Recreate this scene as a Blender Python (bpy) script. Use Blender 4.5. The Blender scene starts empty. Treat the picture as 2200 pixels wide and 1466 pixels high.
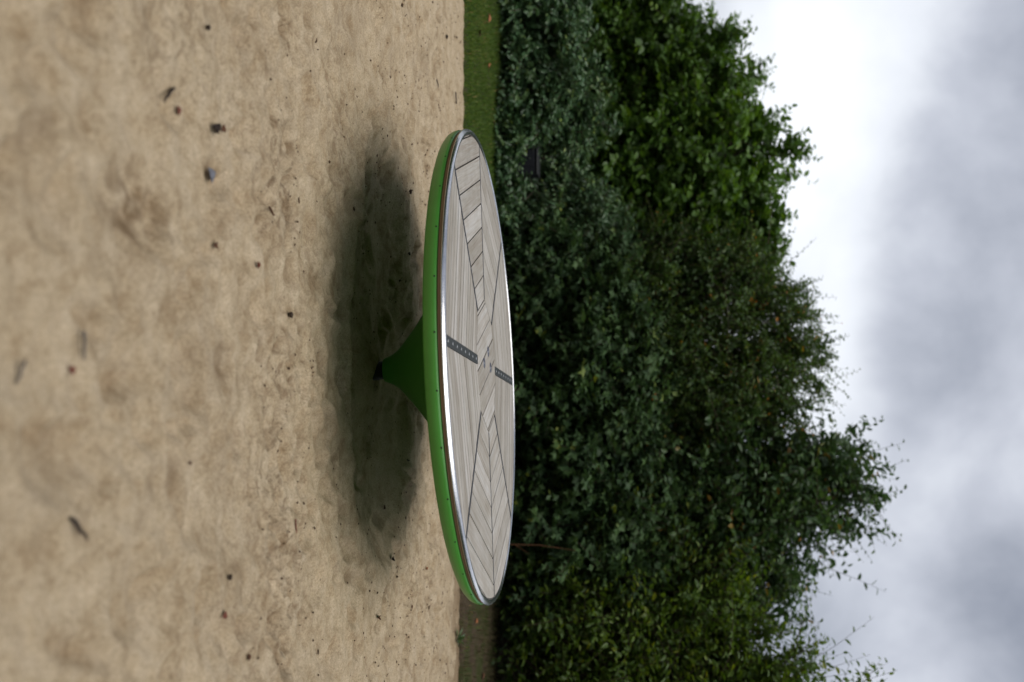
import bpy, bmesh, math, random
import numpy as np
from mathutils import Vector, Matrix

scene = bpy.context.scene
C = scene.collection
R = math.radians

# ------------------------------------------------------------------ camera
CAM_H, PITCH = 1.155, R(-6.381)
cam_d = bpy.data.cameras.new('camera')
cam = bpy.data.objects.new('camera', cam_d); C.objects.link(cam)
cam_d.lens = 35.0; cam_d.sensor_width = 36.0; cam_d.clip_end = 1000; cam_d.clip_start = 0.05
cp, sp = math.cos(PITCH), math.sin(PITCH)
fw, up = Vector((0, cp, sp)), Vector((0, -sp, cp))
# the photograph was taken with the camera turned on its side: image right = up
mx = Matrix((up, Vector((-1, 0, 0)), -fw)).transposed().to_4x4()
mx.translation = (0, 0, CAM_H)
cam.matrix_world = mx
cam_d.dof.use_dof = True; cam_d.dof.focus_distance = 4.55; cam_d.dof.aperture_fstop = 1.4
scene.camera = cam

# ------------------------------------------------------------------ world, sun, exposure
SUN_EL, SUN_AZ = R(71), R(166)          # azimuth from +Y towards +X
w = bpy.data.worlds.new('World'); scene.world = w; w.use_nodes = True
nt = w.node_tree; N = nt.nodes; L = nt.links; N.clear()
def nd(tree, t, **kw):
    n = tree.nodes.new(t)
    for k, v in kw.items(): setattr(n, k, v)
    return n
sky = nd(nt, 'ShaderNodeTexSky', sky_type='NISHITA', sun_disc=False)
sky.sun_elevation = SUN_EL; sky.sun_rotation = SUN_AZ
bg1 = nd(nt, 'ShaderNodeBackground'); bg1.inputs[1].default_value = 0.10
L.new(sky.outputs[0], bg1.inputs[0])
tc = nd(nt, 'ShaderNodeTexCoord')
sep = nd(nt, 'ShaderNodeSeparateXYZ'); L.new(tc.outputs['Generated'], sep.inputs[0])
def mth(tree, op, a, b=None, c=None):
    n = nd(tree, 'ShaderNodeMath', operation=op)
    for i, v in enumerate((a, b, c)):
        if v is None: continue
        if isinstance(v, (int, float)): n.inputs[i].default_value = v
        else: tree.links.new(v, n.inputs[i])
    return n.outputs[0]
zc = mth(nt, 'MAXIMUM', sep.outputs[2], 0.0)
den = mth(nt, 'ADD', zc, 0.28)
cx = mth(nt, 'DIVIDE', sep.outputs[0], den); cy = mth(nt, 'DIVIDE', sep.outputs[1], den)
cmb = nd(nt, 'ShaderNodeCombineXYZ'); L.new(cx, cmb.inputs[0]); L.new(cy, cmb.inputs[1])
CLOUD_OFF = (-10.68, -1.57, -28.58)
mp = nd(nt, 'ShaderNodeMapping'); mp.inputs['Location'].default_value = CLOUD_OFF
L.new(cmb.outputs[0], mp.inputs[0])
n1 = nd(nt, 'ShaderNodeTexNoise'); n1.inputs['Scale'].default_value = 0.85; n1.inputs['Detail'].default_value = 2
n1.inputs['Roughness'].default_value = 0.5; n1.inputs['Distortion'].default_value = 0.3
L.new(mp.outputs[0], n1.inputs['Vector'])
n2 = nd(nt, 'ShaderNodeTexNoise'); n2.inputs['Scale'].default_value = 6.5; n2.inputs['Detail'].default_value = 7
n2.inputs['Roughness'].default_value = 0.52; n2.inputs['Distortion'].default_value = 0.15
L.new(tc.outputs['Generated'], n2.inputs['Vector'])
cl = mth(nt, 'ADD', mth(nt, 'MULTIPLY', n1.outputs[0], 0.68), mth(nt, 'MULTIPLY', n2.outputs[0], 0.32))
ramp = nd(nt, 'ShaderNodeValToRGB'); cr = ramp.color_ramp
cr.elements[0].position = 0.36; cr.elements[0].color = (0.215, 0.235, 0.285, 1)
cr.elements[1].position = 0.65; cr.elements[1].color = (0.843, 0.869, 0.912, 1)
e = cr.elements.new(0.475); e.color = (0.464, 0.486, 0.546, 1)
e = cr.elements.new(0.555); e.color = (0.688, 0.714, 0.765, 1)
L.new(cl, ramp.inputs[0])
bg2 = nd(nt, 'ShaderNodeBackground'); bg2.inputs[1].default_value = 1.0
L.new(ramp.outputs[0], bg2.inputs[0])
mixs = nd(nt, 'ShaderNodeMixShader'); mixs.inputs[0].default_value = 0.93
L.new(bg1.outputs[0], mixs.inputs[1]); L.new(bg2.outputs[0], mixs.inputs[2])
wo = nd(nt, 'ShaderNodeOutputWorld'); L.new(mixs.outputs[0], wo.inputs[0])

sd = bpy.data.lights.new('sun', 'SUN'); sd.energy = 1.5; sd.angle = R(52); sd.color = (1, 0.965, 0.9)
sun = bpy.data.objects.new('sun', sd); C.objects.link(sun)
sdir = Vector((math.sin(SUN_AZ)*math.cos(SUN_EL), math.cos(SUN_AZ)*math.cos(SUN_EL), math.sin(SUN_EL)))
sun.rotation_euler = sdir.to_track_quat('Z', 'Y').to_euler(); sun.location = (4, -3, 12)

vs = scene.view_settings
vs.view_transform = 'Standard'; vs.look = 'None'; vs.exposure = 0.37; vs.gamma = 1.0; vs.use_curve_mapping = False
scene.cycles.max_bounces = 6; scene.cycles.diffuse_bounces = 3; scene.cycles.transmission_bounces = 3
scene.cycles.use_denoising = True

# ------------------------------------------------------------------ helpers
def tag(o, label=None, cat=None, group=None, kind=None):
    if label: o['label'] = label
    if cat: o['category'] = cat
    if group: o['group'] = group
    if kind: o['kind'] = kind
    return o
def link(name, me, mat=None, parent=None, loc=None):
    o = bpy.data.objects.new(name, me); C.objects.link(o)
    if mat is not None and me is not None: me.materials.append(mat)
    if parent is not None: o.parent = parent
    if loc is not None: o.location = loc
    return o
def empty(name, loc=(0, 0, 0), rz=0):
    o = bpy.data.objects.new(name, None); C.objects.link(o)
    o.empty_display_size = 0.1; o.location = loc; o.rotation_euler = (0, 0, rz); return o
def mesh_np(name, verts, faces, attr=None, smooth=False):
    """verts (n,3), faces (m,k) arrays -> mesh; attr: dict of per-vertex floats"""
    verts = np.asarray(verts, np.float32); faces = np.asarray(faces, np.int32)
    me = bpy.data.meshes.new(name)
    m, k = faces.shape
    me.vertices.add(len(verts)); me.vertices.foreach_set('co', verts.ravel())
    me.loops.add(m*k); me.loops.foreach_set('vertex_index', faces.ravel())
    me.polygons.add(m); me.polygons.foreach_set('loop_start', np.arange(0, m*k, k, dtype=np.int32))
    me.update(calc_edges=True)
    if attr:
        for nme, val in attr.items():
            a = me.attributes.new(nme, 'FLOAT', 'POINT'); a.data.foreach_set('value', np.asarray(val, np.float32))
    me.polygons.foreach_set('use_smooth', np.full(m, smooth))
    me.validate(); return me
def mesh_py(name, verts, faces, smooth=False):
    me = bpy.data.meshes.new(name); me.from_pydata([tuple(v) for v in verts], [], faces)
    if smooth: me.polygons.foreach_set('use_smooth', [True]*len(me.polygons))
    me.update(); return me
def lathe(name, prof, seg=96, smooth=True, closed=False):
    v, f = [], []
    n = len(prof)
    for i in range(seg):
        a = 2*math.pi*i/seg
        for r, z in prof: v.append((r*math.cos(a), r*math.sin(a), z))
    for i in range(seg):
        j = (i+1) % seg
        for k in range(n if closed else n-1):
            k2 = (k+1) % n
            f.append((i*n+k, j*n+k, j*n+k2, i*n+k2))
    return mesh_py(name, v, f, smooth)
def tube_arrays(pts, rad, sides=6):
    pts = np.asarray(pts, float); n = len(pts)
    rad = np.broadcast_to(rad, n)
    t = np.gradient(pts, axis=0); t /= np.linalg.norm(t, axis=1)[:, None] + 1e-9
    ref = np.array([0.13, 0.31, 0.94]) if abs(t[0, 2]) < 0.85 else np.array([1., 0.2, 0.1])
    a = np.cross(t, ref); a /= np.linalg.norm(a, axis=1)[:, None] + 1e-9
    b = np.cross(t, a)
    ang = np.arange(sides)*2*np.pi/sides
    v = pts[:, None]+rad[:, None, None]*(np.cos(ang)[None, :, None]*a[:, None]+np.sin(ang)[None, :, None]*b[:, None])
    v = v.reshape(-1, 3); f = []
    for i in range(n-1):
        for k in range(sides):
            k2 = (k+1) % sides
            f.append((i*sides+k, i*sides+k2, (i+1)*sides+k2, (i+1)*sides+k))
    return v, np.array(f)
def joined(parts):
    V, F, off = [], [], 0
    for v, f in parts: V.append(v); F.append(f+off); off += len(v)
    return np.concatenate(V), np.concatenate(F)

def vnoise(x, y, seed):
    xi, yi = np.floor(x).astype(np.int64), np.floor(y).astype(np.int64)
    fx, fy = x-xi, y-yi
    fx = fx*fx*fx*(fx*(fx*6-15)+10); fy = fy*fy*fy*(fy*(fy*6-15)+10)
    def h(a, b):
        n = (a*374761393+b*668265263+seed*1442695041) & 0xffffffff
        n = ((n ^ (n >> 13))*1274126177) & 0xffffffff
        return ((n ^ (n >> 16)) & 0xffff)/65535.0
    return (h(xi, yi)*(1-fx)+h(xi+1, yi)*fx)*(1-fy)+(h(xi, yi+1)*(1-fx)+h(xi+1, yi+1)*fx)*fy
def fbm(x, y, size, octv=3, seed=0, gain=0.5):
    s = np.zeros_like(np.asarray(x, float)); a, t = 1.0, 0.0
    for o in range(octv):
        c, q = math.cos(0.6*o+seed), math.sin(0.6*o+seed)
        s = s+a*(vnoise((c*x-q*y)/size+17.3*o, (q*x+c*y)/size-9.1*o, seed+o)-0.5); t += a; a *= gain; size *= 0.5
    return s/t*2

# ------------------------------------------------------------------ materials
def newmat(name):
    m = bpy.data.materials.new(name); m.use_nodes = True
    t = m.node_tree; return m, t, t.nodes['Principled BSDF']
def setb(b, col=None, rough=None, metal=None, spec=None):
    if col: b.inputs['Base Color'].default_value = (*col, 1)
    if rough is not None: b.inputs['Roughness'].default_value = rough
    if metal is not None: b.inputs['Metallic'].default_value = metal
    if spec is not None: b.inputs['Specular IOR Level'].default_value = spec
def noise(t, scale, detail=4, rough=0.55, vec=None, dist=0):
    n = nd(t, 'ShaderNodeTexNoise'); n.inputs['Scale'].default_value = scale; n.inputs['Detail'].default_value = detail
    n.inputs['Roughness'].default_value = rough; n.inputs['Distortion'].default_value = dist
    if vec is not None: t.links.new(vec, n.inputs['Vector'])
    return n.outputs[0]
def rampc(t, fac, stops):
    r = nd(t, 'ShaderNodeValToRGB'); el = r.color_ramp.elements
    while len(el) < len(stops): el.new(0.5)
    for q, (p, c) in zip(el, stops): q.position = p; q.color = (*c, 1)
    t.links.new(fac, r.inputs[0]); return r.outputs[0]
def mixc(t, fac, a, b, blend='MIX'):
    n = nd(t, 'ShaderNodeMix', data_type='RGBA', blend_type=blend)
    for k, v in ((0, fac), (6, a), (7, b)):
        if isinstance(v, (int, float)): n.inputs[k].default_value = v
        elif isinstance(v, tuple): n.inputs[k].default_value = (*v, 1)
        else: t.links.new(v, n.inputs[k])
    return n.outputs[2]
def bump(t, b, h, strength=0.4, dist=0.01):
    n = nd(t, 'ShaderNodeBump'); n.inputs['Strength'].default_value = strength; n.inputs['Distance'].default_value = dist
    t.links.new(h, n.inputs['Height']); t.links.new(n.outputs[0], b.inputs['Normal'])

def leaf_mat(name, stops, trans=0.3, rough=0.45, spec=0.5):
    m, t, b = newmat(name)
    at = nd(t, 'ShaderNodeAttribute', attribute_name='variation')
    col = rampc(t, at.outputs['Fac'], stops)
    t.links.new(col, b.inputs['Base Color']); setb(b, rough=rough, spec=spec)
    tr = nd(t, 'ShaderNodeBsdfTranslucent')
    hs = nd(t, 'ShaderNodeHueSaturation'); hs.inputs['Hue'].default_value = 0.488; hs.inputs['Saturation'].default_value = 1.15
    hs.inputs['Value'].default_value = 1.5
    t.links.new(col, hs.inputs['Color']); t.links.new(hs.outputs[0], tr.inputs[0])
    mx_ = nd(t, 'ShaderNodeMixShader'); mx_.inputs[0].default_value = trans
    t.links.new(b.outputs[0], mx_.inputs[1]); t.links.new(tr.outputs[0], mx_.inputs[2])
    t.links.new(mx_.outputs[0], t.nodes['Material Output'].inputs[0]); return m

# sand
m_sand, t, b = newmat('sand')
tcn = nd(t, 'ShaderNodeTexCoord'); ov = tcn.outputs['Object']
big = noise(t, 1.1, 4, 0.6, ov); mid = noise(t, 8, 7, 0.78, ov); fine = noise(t, 420, 3, 0.75, ov)
col = rampc(t, mid, [(0.33, (0.325, 0.225, 0.126)), (0.47, (0.515, 0.404, 0.266)), (0.62, (0.605, 0.492, 0.346))])
col = mixc(t, mth(t, 'MULTIPLY', big, 0.3), col, (0.515, 0.415, 0.284))
dmp = nd(t, 'ShaderNodeAttribute', attribute_name='damp')
col = mixc(t, dmp.outputs['Fac'], col, (0.190, 0.125, 0.068))
chn = nd(t, 'ShaderNodeAttribute', attribute_name='churn')
cs = rampc(t, noise(t, 24, 5, 0.7, ov, 0.6), [(0.50, (0, 0, 0)), (0.62, (1, 1, 1))])
col = mixc(t, mth(t, 'MULTIPLY', mth(t, 'MULTIPLY', cs, chn.outputs['Fac']), 0.62), col, (0.205, 0.130, 0.072))
gr = rampc(t, fine, [(0.25, (0.62, 0.6, 0.58)), (0.5, (1, 1, 1)), (0.75, (1.18, 1.18, 1.18))])
col = mixc(t, 0.8, col, gr, 'MULTIPLY')
col = mixc(t, 1.0, col, rampc(t, noise(t, 125, 2, 0.8, ov), [(0.34, (0.78, 0.76, 0.73)), (0.5, (1, 1, 1)), (0.66, (1.14, 1.14, 1.14))]), 'MULTIPLY')
spk = noise(t, 160, 2, 0.6, ov)
spm = rampc(t, spk, [(0.69, (0, 0, 0)), (0.75, (1, 1, 1))])
col = mixc(t, mth(t, 'MULTIPLY', spm, 0.55), col, (0.10, 0.065, 0.035))
t.links.new(col, b.inputs['Base Color']); setb(b, rough=0.95, spec=0.15)
hb = mth(t, 'ADD', mth(t, 'MULTIPLY', fine, 0.35), mth(t, 'ADD', noise(t, 60, 5, 0.7, ov), mth(t, 'MULTIPLY', mth(t, 'MULTIPLY', cs, chn.outputs['Fac']), -0.6)))
bump(t, b, hb, 0.75, 0.009)

# turf soil
m_soil, t, b = newmat('ground')
tcn = nd(t, 'ShaderNodeTexCoord'); ov = tcn.outputs['Object']
a1 = noise(t, 1.3, 5, 0.6, ov); a2 = noise(t, 45, 4, 0.7, ov)
col = rampc(t, a1, [(0.35, (0.030, 0.055, 0.014)), (0.52, (0.045, 0.06, 0.02)), (0.7, (0.085, 0.065, 0.04))])
brn = mixc(t, rampc(t, noise(t, 3.5, 4, 0.6, ov), [(0.42, (0, 0, 0)), (0.58, (1, 1, 1))]), rampc(t, a2, [(0.3, (0.035, 0.026, 0.016)), (0.7, (0.12, 0.09, 0.06))]), rampc(t, a2, [(0.3, (0.03, 0.036, 0.012)), (0.7, (0.07, 0.085, 0.03))]))
bare = nd(t, 'ShaderNodeAttribute', attribute_name='bare')
col = mixc(t, bare.outputs['Fac'], col, brn)
t.links.new(col, b.inputs['Base Color']); setb(b, rough=0.95, spec=0.1)
bump(t, b, a2, 0.7, 0.02)

m_grass = leaf_mat('grass_blades', [(0, (0.068, 0.128, 0.020)), (0.6, (0.123, 0.205, 0.037)), (0.9, (0.225, 0.256, 0.059)), (1, (0.496, 0.307, 0.135))], 0.3, 0.6, 0.25)
m_dry = leaf_mat('dry_grass', [(0, (0.10, 0.075, 0.04)), (0.5, (0.17, 0.13, 0.075)), (0.8, (0.08, 0.10, 0.03)), (1, (0.05, 0.09, 0.02))], 0.2, 0.8, 0.15)

# wood
m_wood, t, b = newmat('weathered_wood')
tcn = nd(t, 'ShaderNodeTexCoord'); oi = nd(t, 'ShaderNodeObjectInfo')
off = nd(t, 'ShaderNodeVectorMath', operation='MULTIPLY_ADD'); off.inputs[1].default_value = (1, 1, 1)
t.links.new(tcn.outputs['Object'], off.inputs[0])
sc_ = nd(t, 'ShaderNodeVectorMath', operation='SCALE'); sc_.inputs[0].default_value = (37, 71, 13); t.links.new(oi.outputs['Random'], sc_.inputs['Scale'])
t.links.new(sc_.outputs[0], off.inputs[2])
mpw = nd(t, 'ShaderNodeMapping'); mpw.inputs['Scale'].default_value = (1.6, 62, 20); t.links.new(off.outputs[0], mpw.inputs[0])
gv = noise(t, 1.0, 5, 0.62, mpw.outputs[0], 1.3)
mpw2 = nd(t, 'ShaderNodeMapping'); mpw2.inputs['Scale'].default_value = (5, 260, 50); t.links.new(off.outputs[0], mpw2.inputs[0])
gv2 = noise(t, 1.0, 3, 0.6, mpw2.outputs[0], 0.4)
col = rampc(t, gv, [(0.25, (0.30, 0.25, 0.205)), (0.45, (0.43, 0.40, 0.355)), (0.6, (0.49, 0.475, 0.445)), (0.78, (0.42, 0.425, 0.43))])
col = mixc(t, 0.55, col, rampc(t, gv2, [(0.3, (0.62, 0.58, 0.54)), (0.6, (1.08, 1.08, 1.08))]), 'MULTIPLY')
blot = noise(t, 6, 4, 0.6, off.outputs[0])
col = mixc(t, 1.0, col, rampc(t, blot, [(0.3, (0.88, 0.86, 0.82)), (0.65, (1.1, 1.1, 1.11))]), 'MULTIPLY')
vr = rampc(t, oi.outputs['Random'], [(0, (0.80, 0.775, 0.74)), (0.5, (0.98, 0.97, 0.95)), (1, (1.12, 1.12, 1.13))])
col = mixc(t, 1.0, col, vr, 'MULTIPLY')
t.links.new(col, b.inputs['Base Color']); setb(b, rough=0.62, spec=0.4)
bump(t, b, mth(t, 'ADD', gv, gv2), 0.25, 0.002)

m_green, t, b = newmat('green_paint')
tcn = nd(t, 'ShaderNodeTexCoord')
gn = noise(t, 5, 5, 0.6, tcn.outputs['Object'])
col = rampc(t, gn, [(0.3, (0.072, 0.310, 0.044)), (0.7, (0.086, 0.350, 0.055))])
dirt = noise(t, 60, 4, 0.7, tcn.outputs['Object'])
col = mixc(t, rampc(t, dirt, [(0.62, (0, 0, 0)), (0.78, (0.5, 0.5, 0.5))]), col, (0.10, 0.13, 0.05))
t.links.new(col, b.inputs['Base Color']); setb(b, rough=0.38, spec=0.5)
bump(t, b, noise(t, 220, 2, 0.5, tcn.outputs['Object']), 0.05, 0.002)

m_ply, t, b = newmat('edge_plywood')
tcn = nd(t, 'ShaderNodeTexCoord'); mp_ = nd(t, 'ShaderNodeMapping'); mp_.inputs['Scale'].default_value = (6, 6, 300)
t.links.new(tcn.outputs['Object'], mp_.inputs[0])
t.links.new(rampc(t, noise(t, 1, 4, 0.6, mp_.outputs[0]), [(0.3, (0.17, 0.115, 0.065)), (0.7, (0.29, 0.21, 0.13))]), b.inputs['Base Color']); setb(b, rough=0.8)

m_steel, t, b = newmat('polished_steel')
tcn = nd(t, 'ShaderNodeTexCoord')
sn = noise(t, 25, 5, 0.65, tcn.outputs['Object'])
t.links.new(rampc(t, sn, [(0.35, (0.66, 0.67, 0.69)), (0.65, (0.80, 0.80, 0.81))]), b.inputs['Base Color'])
setb(b, metal=1.0); t.links.new(mth(t, 'MULTIPLY_ADD', noise(t, 130, 4, 0.7, tcn.outputs['Object']), 0.22, 0.12), b.inputs['Roughness'])

def plain(name, col, rough, metal=0, var=0.25, sc=30, spec=0.5):
    m, t, b = newmat(name); tcn = nd(t, 'ShaderNodeTexCoord')
    n_ = noise(t, sc, 5, 0.65, tcn.outputs['Object'])
    t.links.new(rampc(t, n_, [(0.3, tuple(c*(1-var) for c in col)), (0.7, tuple(c*(1+var) for c in col))]), b.inputs['Base Color'])
    setb(b, rough=rough, metal=metal, spec=spec); return m
m_black = plain('dark_underlay', (0.012, 0.010, 0.009), 0.9, 0, 0.3)
m_strip = plain('joint_strip', (0.040, 0.042, 0.048), 0.55, 0, 0.35, 60)
m_bar = plain('grip_bar', (0.038, 0.043, 0.043), 0.75, 0, 0.3, 90)
m_screw = plain('zinc_screw', (0.42, 0.43, 0.44), 0.35, 0.9, 0.2)
m_rivet = plain('dark_screw', (0.02, 0.03, 0.02), 0.5, 0.3, 0.3)
m_cap = plain('steel_cap', (0.17, 0.175, 0.21), 0.45, 0.6, 0.25, 80)
m_post = plain('dark_post', (0.020, 0.024, 0.020), 0.6, 0.3, 0.3)
m_box = plain('charcoal_cabinet', (0.014, 0.015, 0.020), 0.7, 0, 0.15, 12, 0.2)
m_boxed = plain('cabinet_trim', (0.018, 0.019, 0.022), 0.5, 0, 0.2)
m_bark = plain('bark', (0.060, 0.048, 0.036), 0.9, 0, 0.45, 25, 0.2)
m_twig = plain('twig_bark', (0.075, 0.055, 0.040), 0.85, 0, 0.4, 60, 0.2)
m_rtwig = plain('reddish_twig', (0.17, 0.085, 0.045), 0.7, 0, 0.3, 40, 0.3)
m_gtwig = plain('grey_twig', (0.13, 0.115, 0.105), 0.85, 0, 0.35, 60, 0.2)
m_lbrown = plain('dead_leaf_brown', (0.105, 0.048, 0.024), 0.7, 0, 0.4, 60, 0.3)
m_lred = plain('dead_leaf_red', (0.17, 0.055, 0.035), 0.7, 0, 0.4, 60, 0.3)
m_ldark = plain('dead_leaf_dark', (0.035, 0.024, 0.020), 0.75, 0, 0.4, 60, 0.3)
m_lblue = plain('dead_leaf_grey', (0.15, 0.155, 0.18), 0.75, 0, 0.3, 60, 0.3)
m_lorange = plain('dead_leaf_orange', (0.30, 0.12, 0.05), 0.7, 0, 0.4, 60, 0.3)
m_cone = plain('seed_husk', (0.050, 0.033, 0.022), 0.8, 0, 0.4, 80, 0.3)
m_crumb = plain('bark_crumbs', (0.080, 0.050, 0.030), 0.9, 0, 0.5, 40, 0.15)

# ------------------------------------------------------------------ sand
DX, DY = 0.115, 4.67                      # foot of the turntable
rng = np.random.default_rng(11)
EDGE = lambda x: 6.93-0.06*np.clip(x, -3, 3)+0.075*fbm(x, x*0+3.3, 0.9, 5, 5, 0.65)
prints = []
for _ in range(620):
    px, py = rng.uniform(-2.7, 2.7), rng.uniform(1.2, 6.3)
    prints.append((px, py, rng.uniform(0, math.pi), rng.uniform(0.05, 0.12), rng.uniform(0.028, 0.055), rng.uniform(0.006, 0.024), max(0, rng.normal(0.14, 0.18))))
for px, py, a, l_, w_, d_, dm in [(-0.335, 2.27, 1.5, 0.185, 0.10, 0.020, 1.0), (0.466, 2.986, 0.3, 0.05, 0.035, 0.030, 0.35), (0.925, 3.207, 0.1, 0.06, 0.05, 0.035, 0.35),
        (0.867, 2.898, 1.2, 0.07, 0.04, 0.035, 0.3), (0.29, 2.90, 0.5, 0.07, 0.05, 0.022, 0.25), (0.25, 1.95, 1.3, 0.16, 0.08, 0.03, 0.25), (-0.62, 2.40, 0.6, 0.1, 0.05, 0.02, 0.1),
        (0.05, 2.2, 1.1, 0.15, 0.07, 0.024, 0.2), (0.6, 2.25, 0.9, 0.17, 0.08, 0.026, 0.15), (0.75, 2.62, 0.4, 0.14, 0.07, 0.024, 0.1), (-0.75, 1.98, 1.2, 0.16, 0.08, 0.03, 0.2),
        (-0.1, 3.0, 1.0, 0.14, 0.06, 0.02, 0.2), (-0.42, 3.08, 0.4, 0.15, 0.05, 0.02, 0.25), (0.1, 2.55, 0.2, 0.14, 0.07, 0.024, 0.15), (-0.3, 1.85, 0.9, 0.14, 0.08, 0.025, 0.15)]:
    prints.append((px, py, a, l_, w_, d_, dm))
crumb_spots = [(rng.uniform(-1.4, 1.5), rng.normal(3.35, 0.13)) for _ in range(40)] + [(rng.uniform(-2.2, 2.4), rng.uniform(2.9, 6.4)) for _ in range(110)]
def sand_h(x, y, want_damp=False):
    x = np.asarray(x, float); y = np.asarray(y, float)
    far = np.clip((y-5.2)/1.6, 0, 1)
    h = 0.022*fbm(x, y, 1.3, 2, 1)+(0.030-0.014*far)*fbm(x, y, 0.26, 3, 2, 0.6)+(0.0150-0.005*far)*fbm(x, y, 0.085, 3, 3, 0.6)
    rg = 1-np.abs(fbm(x*0.8, y*1.25, 0.2, 3, 9))
    h = h+(0.014-0.006*far)*(rg-0.7)
    dm = np.clip(fbm(x, y, 0.35, 4, 21, 0.65)-0.08, 0, 1)*0.55
    # hollow worn by feet under the turntable
    rp = np.hypot((x-DX+0.02)/0.98, (y-4.74)/0.54)*(1+0.13*fbm(x, y, 0.45, 3, 7))
    near = 1/(1+np.exp((rp-1)/0.055)); inner = 1/(1+np.exp((rp-0.78)/0.06))
    h = h*(1-0.55*np.exp(-(rp/1.5)**4))-0.050*near-0.045*inner+0.018*np.exp(-((rp-1.14)/0.12)**2)
    h = h+0.072*np.exp(-(np.hypot(x-DX-0.02, y-DY)/0.19)**2)
    for px, py, a, l_, w_, d_, q in prints:
        m = (np.abs(x-px) < 0.42) & (np.abs(y-py) < 0.42)
        if not m.any(): continue
        xx, yy = x[m]-px, y[m]-py
        c, s = math.cos(a), math.sin(a)
        u_, v_ = (xx*c+yy*s)/l_, (-xx*s+yy*c)/w_
        rr = np.sqrt(u_*u_+v_*v_)*(1+0.25*fbm(x[m], y[m], 0.06, 2, 31))
        h[m] += -d_*np.exp(-rr**4)+0.45*d_*np.exp(-((rr-1.35)/0.3)**2)
        if q > 0: dm[m] = np.maximum(dm[m], q*np.exp(-(rr/1.0)**4)*(0.6+0.9*np.clip(fbm(x[m], y[m], 0.05, 2, 8)+0.35, 0, 1) if q < 0.7 else np.clip(0.35+1.5*fbm(x[m], y[m], 0.05, 3, 8, 0.7), 0, 1.1)))
    for px, py in crumb_spots:
        m = (np.abs(x-px) < 0.2) & (np.abs(y-py) < 0.2)
        if not m.any(): continue
        rr = np.hypot((x[m]-px)/0.11, (y[m]-py)/0.06)
        k = np.exp(-rr**2)*np.clip(fbm(x[m], y[m], 0.035, 2, 77)*1.6+0.1, 0, 1)
        h[m] -= 0.016*k; dm[m] = np.maximum(dm[m], 0.75*k)
    if want_damp:
        churn = 0.28+0.9*np.exp(-((y-3.38+0.15*fbm(x, y, 0.8, 2, 91))/0.16)**2)*np.clip(0.5+1.3*fbm(x, y, 0.4, 2, 92), 0, 1)+0.75*np.clip(fbm(x, y, 0.5, 3, 93)-0.05, 0, 1)
        churn = np.clip(churn*(1-0.8*near), 0, 1)
        ed = np.clip((y-(EDGE(x)-0.55))/0.5, 0, 1)*np.clip((x-0.5)/0.9, 0.12, 1)
        dm = np.maximum(dm, ed*np.clip(fbm(x, y, 0.12, 3, 40)*1.3+0.7, 0, 1)*0.75)
        return h, np.clip(dm, 0, 0.9), churn
    return h
def sh(x, y):
    return float(sand_h(np.array([x]), np.array([y]))[0])
gx = np.concatenate([np.linspace(-9, -2.9, 16), np.arange(-2.78, 2.79, 0.0145), np.linspace(2.9, 9, 16)])
gy = np.concatenate([np.linspace(-6, 1.0, 18), np.arange(1.12, 7.5, 0.0150)])
GX, GY = np.meshgrid(gx, gy)
HH, DM, CH = sand_h(GX.ravel(), GY.ravel(), True)
nx, ny = len(gx), len(gy)
ii = np.arange(nx*ny).reshape(ny, nx)
F = np.stack([ii[:-1, :-1], ii[:-1, 1:], ii[1:, 1:], ii[1:, :-1]], -1).reshape(-1, 4)
sand = link('sand', mesh_np('sand', np.stack([GX.ravel(), GY.ravel(), HH], 1), F, {'damp': DM, 'churn': CH}, True), m_sand)
tag(sand, 'pale tan sand trodden into footprints and hollows', kind='structure')

# ------------------------------------------------------------------ ground beyond the sand (lawn left, bare litter right)
def ground_h(x, y):
    e = np.clip((y-EDGE(x))/0.10, 0, 1)
    return 0.012+0.03*e+0.05*np.clip((y-7.2)/2, 0, 1)+0.012*fbm(x, y, 0.5, 3, 50)*e+0.02*fbm(x, y, 2.0, 2, 51)*e
lx = np.concatenate([[-160, -60, -20], np.linspace(-9, -3.6, 20), np.arange(-3.5, 3.51, 0.04), np.linspace(3.6, 9, 20), [20, 60, 160]])
ly = np.concatenate([[0.0], np.arange(0.05, 2.6, 0.045), [3.2, 5, 9, 20, 50, 160]])
LX, LT = np.meshgrid(lx, ly)
LY = EDGE(LX)+LT
LZ = np.where(LT == 0, -0.06, ground_h(LX, LY))
bare = np.clip((LX-0.3)/1.2+0.9*fbm(LX, LY, 0.5, 3, 60), 0, 1)
bare = np.maximum(bare, np.clip(1-LT/0.09, 0, 1)*0.7)
nx, ny = len(lx), len(ly)
ii = np.arange(nx*ny).reshape(ny, nx)
F = np.stack([ii[:-1, :-1], ii[:-1, 1:], ii[1:, 1:], ii[1:, :-1]], -1).reshape(-1, 4)
gv_ = np.stack([LX.ravel(), LY.ravel(), LZ.ravel()], 1); gb_ = bare.ravel()
# the same ground going on at the sides of and behind the sand
ex = np.array([[-160, -160, 0], [160, -160, 0], [160, -6, 0], [-160, -6, 0], [-160, -6, 0], [-9, -6, 0], [-9, 6.9, 0], [-160, 6.9, 0], [9, -6, 0], [160, -6, 0], [160, 6.7, 0], [9, 6.7, 0]], float)
k0 = len(gv_)
F = np.concatenate([F, np.arange(12).reshape(3, 4)+k0])
ground = link('ground', mesh_np('ground', np.concatenate([gv_, ex]), F, {'bare': np.concatenate([gb_, np.zeros(12)])}, True), m_soil)
tag(ground, 'mown lawn and bare soil beyond the sand', kind='structure')

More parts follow.
